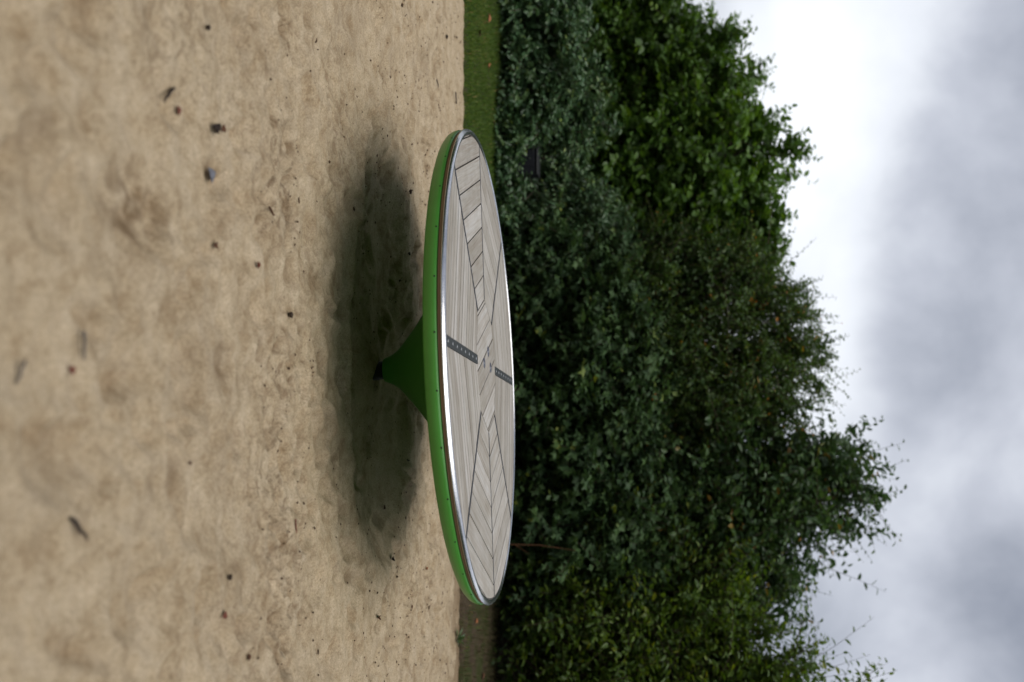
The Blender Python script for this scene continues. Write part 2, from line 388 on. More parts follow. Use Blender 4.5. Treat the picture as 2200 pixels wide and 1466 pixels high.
def blades(name, n, seed, region, hmin, hmax, wid, mat, label, cat, dens, lean=0.5):
    r = np.random.default_rng(seed)
    x = r.uniform(region[0], region[1], n); tt = r.uniform(0, 1, n)**1.2*region[2]+0.01; y = EDGE(x)+tt
    keep = r.uniform(0, 1, n) < dens(x, y, tt); x, y = x[keep], y[keep]; n = len(x)
    z = ground_h(x, y)-0.004
    hgt = r.uniform(hmin, hmax, n); az = r.uniform(0, 2*np.pi, n); ln = r.uniform(0.05, lean, n)
    d = np.stack([np.cos(az), np.sin(az)], 1); p = np.stack([-d[:, 1], d[:, 0]], 1); wv = wid*r.uniform(0.6, 1.3, n)
    B = np.stack([x, y], 1)
    V = np.zeros((n, 5, 3))
    V[:, 0, :2] = B-p*wv[:, None]; V[:, 1, :2] = B+p*wv[:, None]
    M = B+d*(hgt*ln*0.35)[:, None]
    V[:, 2, :2] = M-p*(wv*0.8)[:, None]; V[:, 3, :2] = M+p*(wv*0.8)[:, None]
    V[:, 4, :2] = B+d*(hgt*ln*1.1)[:, None]
    V[:, :2, 2] = z[:, None]; V[:, 2:4, 2] = (z+hgt*0.55)[:, None]; V[:, 4, 2] = z+hgt*(1-0.35*ln)
    base = (np.arange(n)*5)[:, None]
    Fc = np.concatenate([base+np.array([[0, 1, 3]]), base+np.array([[0, 3, 2]]), base+np.array([[2, 3, 4]])])
    var = np.repeat(np.clip(r.normal(0.45, 0.22, n)+0.3*fbm(x, y, 0.5, 3, 70), 0, 1), 5)
    o = link(name, mesh_np(name, V.reshape(-1, 3), Fc, {'variation': var}), mat)
    tag(o, label, cat, kind='stuff'); return o
blades('grass', 105000, 5, (-5.2, 2.2, 2.7), 0.018, 0.05, 0.0021, m_grass, 'short green mown grass along the left of the sand edge', 'grass',
       lambda x, y, q: np.clip(1.15-np.clip((x-0.2)/1.4, 0, 1)*1.1-0.25*np.clip(fbm(x, y, 0.35, 3, 61)-0.2, 0, 1)*3, 0, 1)*np.clip(q/0.05, 0.5, 1))
blades('dry_grass', 16000, 6, (0.9, 4.6, 2.4), 0.02, 0.10, 0.0016, m_dry, 'sparse dry and mossy grass on the soil at the right', 'dry grass',
       lambda x, y, q: np.clip((x-0.7)/0.8, 0, 1)*np.clip(0.55+1.2*fbm(x, y, 0.35, 3, 62), 0, 1), 1.4)

# ------------------------------------------------------------------ turntable
TILT = R(-2.852)
TZ = CAM_H-0.650+0.007                       # centre of the wood surface
root = empty('turntable', (DX, 4.6695, 0))
tag(root, 'tilted round playground turntable with grey wooden top and green funnel foot', 'turntable')
nrm = Vector((math.tan(TILT), 0, 1)).normalized()
exv = (Vector((1, 0, 0))-nrm*nrm.x).normalized(); eyv = nrm.cross(exv)
ROT = R(-6.5)                                # pattern turned about the axis
tm = Matrix((exv, eyv, nrm)).transposed().to_4x4(); tm.translation = (0, 0, TZ)
tmp = tm @ Matrix.Rotation(ROT, 4, 'Z')
def tpart(name, me, mat, parent=root, local=Matrix.Identity(4), m0=None):
    o = link(name, me, mat); o.parent = parent
    M = (m0 or tmp) @ local
    if parent is not root: M = parent.matrix_basis.inverted() @ M
    o.matrix_basis = M; return o
skirt = [(0.055, -0.492), (0.062, -0.475), (0.074, -0.447), (0.095, -0.418), (0.128, -0.388), (0.165, -0.356), (0.203, -0.325), (0.26, -0.283), (0.33, -0.240), (0.42, -0.198), (0.55, -0.158), (0.72, -0.128), (0.90, -0.106), (1.02, -0.093),
         (1.052, -0.088), (1.072, -0.080), (1.086, -0.068), (1.093, -0.054), (1.095, -0.040), (1.093, -0.0285), (1.083, -0.0265), (1.04, -0.0265)]
body = tpart('green_shell', lathe('green_shell', skirt, 144), m_green)
tag(body, 'glossy green shell flaring from funnel foot to skirt')
tpart('post', lathe('post', [(0.0, -0.47), (0.043, -0.47), (0.043, -0.520), (0.047, -0.523), (0.047, -0.75), (0.0, -0.75)], 40), m_post)
tpart('plywood_edge', lathe('plywood_edge', [(1.06, -0.0245), (1.090, -0.0245), (1.092, -0.023), (1.092, -0.0135), (1.090, -0.012), (1.06, -0.012)], 144, False), m_ply)
tpart('underlay', lathe('underlay', [(0.0, -0.0085), (1.071, -0.0085), (1.071, -0.03), (0, -0.03)], 96, False), m_black)
ring = [(1.0965, -0.0115), (1.0990, -0.0108), (1.0998, -0.0090), (1.0985, -0.0062), (1.0952, -0.0018), (1.0915, 0.0022), (1.0875, 0.0048), (1.0830, 0.0060), (1.0775, 0.0052), (1.0735, 0.0028), (1.0718, -0.0010), (1.0718, -0.0115)]
tpart('steel_rim', lathe('steel_rim', ring, 180, True, True), m_steel)
rv = lathe('rivet', [(0.0, 0.0022), (0.003, 0.002), (0.0043, 0.0006), (0.0043, -0.002)], 10)
rv.materials.append(m_rivet)
rn = random.Random(3)
for k in range(32):
    a = 2*math.pi*(k+0.3)/32
    M = Matrix.Rotation(a, 4, 'Z') @ Matrix.Translation((1.0935, 0, -0.036)) @ Matrix.Rotation(math.pi/2, 4, 'Y')
    tpart('rivet', rv, None, body, M, tm)

def clip(poly, nx_, ny_, c):
    """keep nx*x+ny*y <= c"""
    out = []
    for i in range(len(poly)):
        p, q = poly[i], poly[(i+1) % len(poly)]
        dp, dq = nx_*p[0]+ny_*p[1]-c, nx_*q[0]+ny_*q[1]-c
        if dp <= 0: out.append(p)
        if dp*dq < 0:
            s = dp/(dp-dq); out.append((p[0]+(q[0]-p[0])*s, p[1]+(q[1]-p[1])*s))
    return out
CIRC = [(1.0685*math.cos(2*math.pi*k/168), 1.0685*math.sin(2*math.pi*k/168)) for k in range(168)]
def board(poly, ang, thick=0.0080):
    if len(poly) < 3: return
    q = [poly[0]]
    for p in poly[1:]:
        if math.hypot(p[0]-q[-1][0], p[1]-q[-1][1]) > 0.0012: q.append(p)
    if math.hypot(q[0][0]-q[-1][0], q[0][1]-q[-1][1]) < 0.0012: q.pop()
    if len(q) < 3: return
    area = 0.5*abs(sum(q[i][0]*q[(i+1) % len(q)][1]-q[(i+1) % len(q)][0]*q[i][1] for i in range(len(q))))
    if area < 0.0004: return
    mxx = sum(p[0] for p in q)/len(q); myy = sum(p[1] for p in q)/len(q)
    c, s = math.cos(-ang), math.sin(-ang)
    loc = [((p[0]-mxx)*c-(p[1]-myy)*s, (p[0]-mxx)*s+(p[1]-myy)*c) for p in q]
    bm = bmesh.new()
    lo = [bm.verts.new((x, y, -thick)) for x, y in loc]
    # tiny chamfer: the top outline pulled in a millimetre and a half
    md = [bm.verts.new((x, y, -0.0012)) for x, y in loc]
    tp = []
    for x, y in loc:
        r_ = math.hypot(x, y); k = max(0.0, 1-0.0022/max(r_, 1e-4)); tp.append(bm.verts.new((x*k, y*k, 0)))
    n = len(loc)
    for i in range(n):
        j = (i+1) % n
        bm.faces.new((lo[i], lo[j], md[j], md[i])); bm.faces.new((md[i], md[j], tp[j], tp[i]))
    bm.faces.new(tp)
    bmesh.ops.recalc_face_normals(bm, faces=bm.faces)
    me = bpy.data.meshes.new('board'); bm.to_mesh(me); bm.free()
    tpart('board', me, m_wood, root, Matrix.Translation((mxx, myy, rn.uniform(-0.0008, 0.0004))) @ Matrix.Rotation(ang, 4, 'Z'))
K = 0.385; G = 0.0040; PT = 0.1175; U0 = 0.315
kn = math.hypot(1, K)
for q in range(4):                                     # four sectors, chevrons pointing to the rim
    ca, sa = math.cos(q*math.pi/2), math.sin(q*math.pi/2)
    rot = lambda a, b: (a*ca-b*sa, a*sa+b*ca)
    seam = 0.0090 if q % 2 == 0 else 0.0225            # half width of the strip along the sector's middle
    diag = 0.0118
    for side in (1, -1):
        sp_ = PT if q % 2 == 0 else PT*0.5
        kmax = 8 if q % 2 == 0 else 16
        for k in range(0, kmax):
            u0, u1 = U0+k*sp_, U0+(k+1)*sp_
            P = CIRC
            for (a, b_, c_) in ((1, K*side, u1-G*kn*0.8), (-1, -K*side, -u0-G*kn*0.8), (0, -side, -seam), (-1/math.sqrt(2), side/math.sqrt(2), -diag)):
                nn = rot(a, b_); P = clip(P, nn[0], nn[1], c_)
                if not P: break
            if P: board(P, q*math.pi/2+math.atan2(1, -K*side))
# inner part between the four sectors: boards parallel to one arm of the chevrons
hexa = CIRC
for q in range(4):
    ca, sa = math.cos(q*math.pi/2), math.sin(q*math.pi/2)
    for side in (1, -1):
        nn = (1*ca-K*side*sa, 1*sa+K*side*ca); hexa = clip(hexa, nn[0], nn[1], U0-G*1.1)
for k in range(-4, 5):
    P = clip(hexa, 1, K, (k+0.5)*PT-G*0.8); P = clip(P, -1, -K, -((k-0.5)*PT)-G*0.8)
    if P: board(P, math.atan2(1, -K))

def bar_mesh(name, l, w_, h, bev=0.0008):
    bm = bmesh.new(); bmesh.ops.create_cube(bm, size=1); bmesh.ops.scale(bm, vec=(l, w_, h), verts=bm.verts)
    bmesh.ops.bevel(bm, geom=[e_ for e_ in bm.edges], offset=bev, segments=1, affect='EDGES')
    me = bpy.data.meshes.new(name); bm.to_mesh(me); bm.free(); return me
for q in range(4):                                     # dark joint strips along the diagonals
    a = math.pi/4+q*math.pi/2
    tpart('joint_strip', bar_mesh('joint_strip', 0.742, 0.0215, 0.0085), m_strip, root, Matrix.Rotation(a, 4, 'Z') @ Matrix.Translation((0.325+0.371, 0, -0.0036)))
for q in (0, 2):
    tpart('joint_strip', bar_mesh('joint_strip', 0.75, 0.0165, 0.0085), m_strip, root, Matrix.Rotation(q*math.pi/2, 4, 'Z') @ Matrix.Translation((0.318+0.375, 0, -0.0036)))
scr = lathe('screw', [(0.0, 0.0016), (0.0055, 0.0014), (0.0075, 0.0003), (0.0075, -0.001)], 12); scr.materials.append(m_screw)
for q, nm in ((1, 'dark grip bar with screws across the far boards'), (3, 'dark grip bar with screws across the near boards')):
    bar = tpart('grip_bar', bar_mesh('grip_bar', 0.778, 0.042, 0.0095), m_bar, root, Matrix.Rotation(q*math.pi/2, 4, 'Z') @ Matrix.Translation((0.289+0.389, 0, -0.0030)))
    tag(bar, nm)
    for k in range(8):
        tpart('screw', scr, None, bar, Matrix.Rotation(q*math.pi/2, 4, 'Z') @ Matrix.Translation((0.335+k*0.098, 0, 0.0018)))
capm = lathe('bolt_cap', [(0.0, 0.0015), (0.011, 0.0015), (0.012, 0.0024), (0.022, 0.0024), (0.0255, 0.0008), (0.0255, -0.006)], 28); capm.materials.append(m_cap)
dotm = lathe('bolt_socket', [(0.0, 0.0019), (0.0065, 0.0019), (0.0065, 0.0005)], 12); dotm.materials.append(m_screw)
for bx, by in ((-0.004, -0.082), (-0.072, 0.066), (0.000, 0.130)):
    u_ = tpart('bolt_cap', capm, None, root, Matrix.Translation((bx, by, 0.0005)))
    tpart('bolt_socket', dotm, None, u_, Matrix.Translation((bx, by, 0.0006)))

# ------------------------------------------------------------------ foliage
T0 = np.array([[0, 0, 0], [0, .48, -.02], [0, 1, -.10], [-.40, .30, .07], [-.34, .66, .03], [.40, .30, .07], [.34, .66, .03]])
LF = np.array([[0, 1, 3], [3, 1, 4], [1, 2, 4], [0, 5, 1], [5, 6, 1], [1, 6, 2]])
MAPLE = np.array([[0, 0, 0], [0, .5, -.02], [0, 1, -.12], [-.62, .42, .03], [-.18, .62, .05], [.62, .42, .03], [.18, .62, .05]])
UPV = np.array([0, 0, 1.])
def unit(a): return a/(np.linalg.norm(a, axis=-1, keepdims=True)+1e-9)
def leaves_mesh(name, pos, dirs, nrm_, size, width, var, tmpl=T0):
    d = unit(dirs); x = unit(np.cross(d, nrm_)); n = np.cross(x, d)
    V = pos[:, None]+size[:, None, None]*(tmpl[None, :, 0:1]*width*x[:, None]+tmpl[None, :, 1:2]*d[:, None]+tmpl[None, :, 2:3]*n[:, None])
    k = len(tmpl)
    Fc = (np.arange(len(pos))*k)[:, None, None]+LF[None]
    return mesh_np(name, V.reshape(-1, 3), Fc.reshape(-1, 3), {'variation': np.repeat(var, k)})
def foliage(seed, blobs, n_bough, shoots, nleaf, ls, lb, leaf, width, upb=0.5, spread=0.9, droop=0.25, inner=0, spriggy=0.0, back=0.35, zmin=0.05, lean=(0, 0, 0)):
    """boughs on the crown's surface, shoots on boughs, leaves on shoots"""
    r = np.random.default_rng(seed)
    bl = np.array(blobs, float); wts = (bl[:, 3]*bl[:, 5]); wts /= wts.sum()
    def pick(n):
        i = r.choice(len(bl), n, p=wts); d = unit(r.normal(size=(n, 3))); return i, d
    i, d = pick(n_bough*4)
    ok = (d[:, 1] < 0.25) | (r.uniform(size=len(d)) < back)
    ok &= (d[:, 2] > -0.75); i, d = i[ok][:n_bough], d[ok][:n_bough]; n = len(i)
    lump = r.uniform(0.80, 1.06, n)
    S = bl[i, :3]+d*bl[i, 3:]*lump[:, None]
    Nn = unit(d/bl[i, 3:])
    D = unit(Nn*0.75+UPV*upb+r.normal(size=(n, 3))*0.25+np.array(lean))
    Lb = lb*r.uniform(0.6, 1.3, n)
    st = S-D*(Lb*0.85)[:, None]
    # shoots
    t_ = r.uniform(0.2, 1.0, (n, shoots))
    p0 = st[:, None]+D[:, None]*(Lb[:, None]*t_)[..., None]+r.normal(size=(n, shoots, 3))*0.03
    sd_ = unit(D[:, None]+r.normal(size=(n, shoots, 3))*spread*0.6+UPV*0.1)
    sl = ls*r.uniform(0.5, 1.25, (n, shoots))*(1.15-0.4*t_)
    if spriggy: sl = sl*np.where(r.uniform(size=sl.shape) < spriggy, 1.9, 1.0)
    p0, sd_, sl = p0.reshape(-1, 3), sd_.reshape(-1, 3), sl.reshape(-1)
    keep = p0[:, 2] > zmin; p0, sd_, sl = p0[keep], sd_[keep], sl[keep]
    m = len(p0); bv = r.normal(0, 0.12, m)
    side = unit(np.cross(sd_, UPV+r.normal(size=(m, 3))*0.5))
    kk = np.arange(nleaf); tk = (kk+0.5)/nleaf
    curve = -droop*0.5
    P = p0[:, None]+sd_[:, None]*(sl[:, None]*tk)[..., None]+UPV*(curve*sl[:, None]*tk**2)[..., None]
    sg = np.where(kk % 2 == 0, 1.0, -1.0)[None, :, None]
    ld = sd_[:, None]*0.55+side[:, None]*sg*0.85+r.normal(size=(m, nleaf, 3))*0.28-UPV*droop
    ln_ = UPV*0.75+r.normal(size=(m, nleaf, 3))*0.42+np.cross(side, sd_)[:, None]*0.1
    sz = leaf*r.uniform(0.6, 1.2, (m, nleaf))*(1.12-0.55*tk**2)
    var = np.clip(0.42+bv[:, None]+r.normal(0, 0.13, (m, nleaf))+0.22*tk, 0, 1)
    out = [P.reshape(-1, 3), ld.reshape(-1, 3), ln_.reshape(-1, 3), sz.reshape(-1), var.reshape(-1)]
    if inner:
        i2, d2 = pick(inner)
        p2 = bl[i2, :3]+d2*bl[i2, 3:]*(r.uniform(0.1, 1, inner)**0.4*0.86)[:, None]
        p2[:, 2] = np.maximum(p2[:, 2], zmin+0.02)
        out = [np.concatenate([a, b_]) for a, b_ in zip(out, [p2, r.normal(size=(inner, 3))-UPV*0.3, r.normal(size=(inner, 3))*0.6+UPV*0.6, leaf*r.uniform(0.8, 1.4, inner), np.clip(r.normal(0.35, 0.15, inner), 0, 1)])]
    # stems of the shoots (thin three-sided)
    tt = np.array([0, 0.5, 1.0])
    SP = p0[:, None]+sd_[:, None]*(sl[:, None]*tt)[..., None]+UPV*(curve*sl[:, None]*tt**2)[..., None]
    ang = np.array([0, 2.094, 4.189]); A = side; B = np.cross(side, sd_)
    rad = np.array([0.0030, 0.0022, 0.0008])
    SV = SP[:, :, None]+rad[None, :, None, None]*(np.cos(ang)[None, None, :, None]*A[:, None, None]+np.sin(ang)[None, None, :, None]*B[:, None, None])
    q = []
    for a in range(2):
        for k in range(3): q.append((a*3+k, a*3+(k+1) % 3, a*3+3+(k+1) % 3, a*3+3+k))
    SF = (np.arange(m)*9)[:, None, None]+np.array(q)[None]
    boughs = []
    for j in range(n):
        if S[j, 2] > zmin: boughs.append((st[j], S[j]))
    return out, (SV.reshape(-1, 3), SF.reshape(-1, 4)), boughs
def plant(name, label, cat, group, base, trunk_r, fol, mat, width, tmpl=T0, stems=1, seed=0, part='crown'):
    out, st, boughs = fol
    r = random.Random(seed)
    e_ = empty(name, base); tag(e_, label, cat, group)
    bx, by, bz = base
    off = np.array([bx, by, bz])
    me = leaves_mesh(part, out[0]-off, out[1], out[2], out[3], width, out[4], tmpl)
    link(part, me, mat, e_)
    link('twigs', mesh_np('twigs', st[0]-off, st[1]), m_twig, e_)
    tops = [b_[0] for b_ in boughs]; cz = np.mean([t_[2] for t_ in tops]); cxx = np.mean([t_[0] for t_ in tops]); cyy = np.mean([t_[1] for t_ in tops])
    parts = []; hubs = []
    for s in range(stems):
        a = r.uniform(0, 6.28); o_ = 0.0 if stems == 1 else 0.16
        x0, y0 = o_*math.cos(a), o_*math.sin(a)
        tx, ty, tz = (cxx-bx)*0.8+r.uniform(-.3, .3)*(stems > 1), (cyy-by)*0.8+r.uniform(-.2, .2)*(stems > 1), max(0.25, cz*1.15-bz)
        pts = [(x0, y0, -0.05), (x0*0.9, y0*0.9, 0.05), (x0+(tx-x0)*.25+r.uniform(-.04, .04), y0+(ty-y0)*.25, tz*.33), (x0+(tx-x0)*.6, y0+(ty-y0)*.6+r.uniform(-.05, .05), tz*.68), (tx, ty, tz)]
        rr = [trunk_r*1.35, trunk_r, trunk_r*.8, trunk_r*.58, trunk_r*.3]
        parts.append(tube_arrays(pts, np.array(rr), 9)); hubs += [np.array(p) for p in pts[2:]]
    v, f = joined(parts); link('trunk', mesh_np('trunk', v, f, None, True), m_bark, e_)
    parts = []
    for p, s in boughs[::2]:
        p = p-off; s = s-off
        h = min(hubs, key=lambda q: np.linalg.norm((q-p)*np.array([1, 1, 1.6]))+ (0.5 if q[2] > p[2] else 0))
        mid_ = (h+p)/2+np.array([r.uniform(-.06, .06), r.uniform(-.06, .06), r.uniform(-.02, .1)])
        parts.append(tube_arrays([h, mid_, p, p+(s-p)*0.5, s], np.array([trunk_r*.32, trunk_r*.22, 0.007, 0.005, 0.0025]), 5))
    v, f = joined(parts); link('limbs', mesh_np('limbs', v, f, None, True), m_bark, e_)
    return e_

mg_blue = leaf_mat('leaf_bluish', [(0, (0.044, 0.097, 0.041)), (0.5, (0.075, 0.149, 0.064)), (0.85, (0.117, 0.195, 0.068)), (1, (0.200, 0.276, 0.062))], 0.22, 0.40, 0.6)
mg_big = leaf_mat('leaf_fresh', [(0, (0.047, 0.095, 0.021)), (0.5, (0.077, 0.155, 0.030)), (0.85, (0.126, 0.231, 0.037)), (1, (0.188, 0.296, 0.045))], 0.36, 0.42, 0.5)
mg_dk = leaf_mat('leaf_dark', [(0, (0.034, 0.073, 0.026)), (0.5, (0.053, 0.105, 0.035)), (0.9, (0.085, 0.154, 0.038)), (1, (0.302, 0.181, 0.043))], 0.28, 0.42, 0.5)
mg_fine = leaf_mat('leaf_fine', [(0, (0.040, 0.081, 0.023)), (0.5, (0.063, 0.121, 0.031)), (0.85, (0.108, 0.176, 0.034)), (0.97, (0.200, 0.229, 0.038)), (1, (0.520, 0.229, 0.038))], 0.36, 0.45, 0.5)
mg_yel = leaf_mat('leaf_yellow_green', [(0, (0.044, 0.094, 0.019)), (0.5, (0.082, 0.148, 0.026)), (0.85, (0.139, 0.211, 0.032)), (1, (0.227, 0.265, 0.040))], 0.36, 0.45, 0.45)
mg_under = leaf_mat('leaf_understory', [(0, (0.032, 0.068, 0.027)), (0.5, (0.053, 0.101, 0.039)), (0.9, (0.085, 0.154, 0.048)), (1, (0.203, 0.244, 0.045))], 0.24, 0.52, 0.32)
HG = 'trees and shrubs of the hedge'
def gz(x, y): return float(ground_h(np.array([x]), np.array([y]))[0])

# left: big-leaved trees
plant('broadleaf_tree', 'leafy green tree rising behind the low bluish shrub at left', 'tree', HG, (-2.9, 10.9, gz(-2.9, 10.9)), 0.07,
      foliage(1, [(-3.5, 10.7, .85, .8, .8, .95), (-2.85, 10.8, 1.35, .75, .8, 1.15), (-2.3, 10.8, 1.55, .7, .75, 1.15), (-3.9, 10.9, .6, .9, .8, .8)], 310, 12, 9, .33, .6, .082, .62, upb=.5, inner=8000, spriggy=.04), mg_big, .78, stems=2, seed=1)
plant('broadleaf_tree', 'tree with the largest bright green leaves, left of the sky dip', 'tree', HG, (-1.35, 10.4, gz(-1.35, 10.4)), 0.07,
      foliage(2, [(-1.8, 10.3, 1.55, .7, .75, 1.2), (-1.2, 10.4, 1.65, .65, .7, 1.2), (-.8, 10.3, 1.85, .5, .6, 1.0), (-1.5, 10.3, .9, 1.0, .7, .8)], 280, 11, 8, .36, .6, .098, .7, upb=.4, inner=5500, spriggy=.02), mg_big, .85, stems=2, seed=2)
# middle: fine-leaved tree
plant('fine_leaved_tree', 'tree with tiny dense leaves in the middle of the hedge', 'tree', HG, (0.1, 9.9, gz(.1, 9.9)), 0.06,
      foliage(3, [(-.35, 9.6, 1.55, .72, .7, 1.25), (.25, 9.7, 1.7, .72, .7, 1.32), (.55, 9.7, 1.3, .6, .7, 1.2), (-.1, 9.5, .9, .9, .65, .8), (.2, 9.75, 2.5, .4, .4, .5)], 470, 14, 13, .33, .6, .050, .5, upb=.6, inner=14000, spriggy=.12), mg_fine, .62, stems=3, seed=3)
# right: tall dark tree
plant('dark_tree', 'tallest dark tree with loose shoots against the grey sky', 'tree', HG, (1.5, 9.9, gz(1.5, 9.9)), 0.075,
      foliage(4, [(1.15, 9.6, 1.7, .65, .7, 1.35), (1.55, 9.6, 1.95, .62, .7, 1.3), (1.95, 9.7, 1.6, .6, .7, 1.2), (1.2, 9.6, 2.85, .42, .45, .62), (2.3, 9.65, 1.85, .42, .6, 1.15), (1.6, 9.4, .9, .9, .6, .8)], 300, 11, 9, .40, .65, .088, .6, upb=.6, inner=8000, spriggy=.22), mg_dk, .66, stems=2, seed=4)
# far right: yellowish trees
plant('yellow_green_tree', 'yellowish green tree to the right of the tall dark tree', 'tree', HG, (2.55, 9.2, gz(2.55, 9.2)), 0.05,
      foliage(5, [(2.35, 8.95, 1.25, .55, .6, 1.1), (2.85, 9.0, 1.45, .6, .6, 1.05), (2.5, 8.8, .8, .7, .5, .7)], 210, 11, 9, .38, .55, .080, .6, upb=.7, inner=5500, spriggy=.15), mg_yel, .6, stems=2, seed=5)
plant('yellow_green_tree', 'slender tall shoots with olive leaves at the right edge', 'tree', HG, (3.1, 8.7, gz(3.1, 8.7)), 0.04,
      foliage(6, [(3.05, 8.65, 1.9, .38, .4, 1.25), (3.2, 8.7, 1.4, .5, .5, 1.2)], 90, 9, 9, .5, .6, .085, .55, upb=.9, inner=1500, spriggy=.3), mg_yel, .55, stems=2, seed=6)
# back row, closing the hedge
for k, (bx, rx, tz) in enumerate([(-3.3, 1.3, 1.9), (-1.2, 1.3, 2.2), (0.6, 1.2, 2.3), (2.3, 1.2, 2.2), (4.2, 1.2, 2.3)]):
    plant('background_shrub', ['dim dense shrub at the back of the left trees', 'dim dense shrub at the back of the large bright leaves', 'dim dense shrub at the back of the tiny-leaved tree',
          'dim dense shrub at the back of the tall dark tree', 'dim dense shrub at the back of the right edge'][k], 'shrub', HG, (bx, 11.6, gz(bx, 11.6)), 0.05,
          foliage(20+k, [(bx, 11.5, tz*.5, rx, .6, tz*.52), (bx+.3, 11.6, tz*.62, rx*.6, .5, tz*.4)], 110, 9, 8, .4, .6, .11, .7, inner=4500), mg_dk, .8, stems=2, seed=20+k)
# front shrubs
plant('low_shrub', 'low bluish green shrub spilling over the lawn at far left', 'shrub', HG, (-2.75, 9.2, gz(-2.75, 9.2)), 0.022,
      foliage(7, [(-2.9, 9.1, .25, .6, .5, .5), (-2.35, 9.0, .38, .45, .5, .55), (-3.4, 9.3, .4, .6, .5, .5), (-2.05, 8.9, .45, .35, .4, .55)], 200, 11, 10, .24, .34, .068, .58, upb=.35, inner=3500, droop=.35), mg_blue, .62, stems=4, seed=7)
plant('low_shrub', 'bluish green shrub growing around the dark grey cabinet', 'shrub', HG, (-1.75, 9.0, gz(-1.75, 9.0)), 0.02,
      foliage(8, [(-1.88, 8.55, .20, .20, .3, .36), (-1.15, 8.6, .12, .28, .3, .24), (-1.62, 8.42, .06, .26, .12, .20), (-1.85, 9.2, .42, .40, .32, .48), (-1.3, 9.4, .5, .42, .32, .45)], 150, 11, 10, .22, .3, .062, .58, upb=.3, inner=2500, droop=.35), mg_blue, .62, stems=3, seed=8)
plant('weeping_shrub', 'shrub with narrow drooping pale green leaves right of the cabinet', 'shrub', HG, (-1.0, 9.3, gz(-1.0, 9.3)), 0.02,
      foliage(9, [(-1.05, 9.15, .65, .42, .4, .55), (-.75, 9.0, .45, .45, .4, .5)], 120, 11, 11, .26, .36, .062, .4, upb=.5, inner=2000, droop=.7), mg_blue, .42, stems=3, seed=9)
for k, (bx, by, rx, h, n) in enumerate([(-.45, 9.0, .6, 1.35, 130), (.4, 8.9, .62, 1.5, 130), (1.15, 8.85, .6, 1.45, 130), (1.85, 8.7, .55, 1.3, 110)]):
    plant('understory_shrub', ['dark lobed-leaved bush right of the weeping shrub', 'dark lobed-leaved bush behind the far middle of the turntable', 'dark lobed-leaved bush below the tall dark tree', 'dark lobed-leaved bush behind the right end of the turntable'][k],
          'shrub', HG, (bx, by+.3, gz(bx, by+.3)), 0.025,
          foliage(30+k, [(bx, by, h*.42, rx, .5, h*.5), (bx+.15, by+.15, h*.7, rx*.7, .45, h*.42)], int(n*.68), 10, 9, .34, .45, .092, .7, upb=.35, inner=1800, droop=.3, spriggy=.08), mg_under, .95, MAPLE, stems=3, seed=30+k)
plant('ovate_shrub', 'dark shrub with arching leafy shoots above the bare soil at right', 'shrub', HG, (2.5, 8.6, gz(2.5, 8.6)), 0.025,
      foliage(10, [(2.35, 8.5, .7, .5, .4, .65), (2.85, 8.4, .75, .5, .45, .8), (3.2, 8.2, .5, .45, .4, .6)], 95, 8, 10, .42, .5, .078, .6, upb=.8, inner=800, droop=.25, spriggy=.2, zmin=.14), mg_yel, .62, stems=3, seed=10)

# unseen trees, added to cut the low horizon light reaching the turntable
def copy_tree(src, loc, rz, sc, label):
    c = src.copy(); C.objects.link(c); c.location = loc; c.rotation_euler = (0, 0, rz); c.scale = (sc, sc, sc)
    c['label'] = label; c['group'] = 'unseen trees added to dim the horizon light'
    for ch in src.children:
        d = ch.copy(); C.objects.link(d); d.parent = c
    return c
trees = [o for o in C.objects if o.type == 'EMPTY' and o.name.startswith(('broadleaf_tree', 'dark_tree'))]
for k, (x, y, side) in enumerate([(-7.2, 8.8, 'left'), (-6.9, 5.8, 'left'), (-6.5, 2.9, 'left'), (-6.3, 0.1, 'left'), (-6, -3, 'left'), (-4.2, -7.4, 'camera'), (-1.1, -8, 'camera'), (2, -8, 'camera'), (5, -7, 'camera'), (6.6, -1.6, 'right'), (6.8, 1.2, 'right'), (6.7, 4.0, 'right'), (7.0, 6.8, 'right')]):
    copy_tree(trees[k % 3], (x, y, 0), {'left': 1.57, 'right': -1.57, 'camera': 3.1}[side], 1.6+.12*(k % 4),
f"{['first', 'second', 'third', 'fourth', 'fifth'][k % 5 if k < 5 else (k-5) % 4]} added unseen leafy tree {dict(left='left of the sand, counted from the lawn', camera='behind the viewer, counted from the left', right='right of the sand, counted from behind the viewer')[side]}")

# bare reddish twig behind the turntable's right part
tw = link('bare_twig', mesh_np('bare_twig', *joined([tube_arrays([(0, 0, 0), (.02, -.03, .2), (.015, -.05, .42), (.05, -.06, .72)], np.array([.006, .005, .004, .0015]), 6), tube_arrays([(.02, -.03, .22), (.09, -.05, .34)], np.array([.003, .001]), 5)]), None, True), m_rtwig, None, (1.64, 8.1, gz(1.64, 8.1)-0.01))
tag(tw, 'bare reddish upright twig behind the right half of the turntable', 'twig')

# charcoal cabinet half hidden in the left shrub
cab = empty('utility_cabinet', (-1.585, 8.62, gz(-1.585, 8.62)-0.02))
tag(cab, 'dark grey metal cabinet half hidden among the left shrubs', 'cabinet')
link('cabinet_body', bar_mesh('cabinet_body', .30, .26, .36, .004), m_box, cab, (0, 0, .18))
link('door', bar_mesh('door', .21, .008, .31, .002), m_box, cab, (-.02, -.136, .185))
link('lid', bar_mesh('lid', .31, .275, .008, .003), m_boxed, cab, (0, -.003, .367))
lk = link('lock', lathe('lock', [(0, .004), (.008, .004), (.009, 0), (.009, -.006)], 12), m_rivet, cab, (0.02, -.141, .30)); lk.rotation_euler = (R(90), 0, 0)

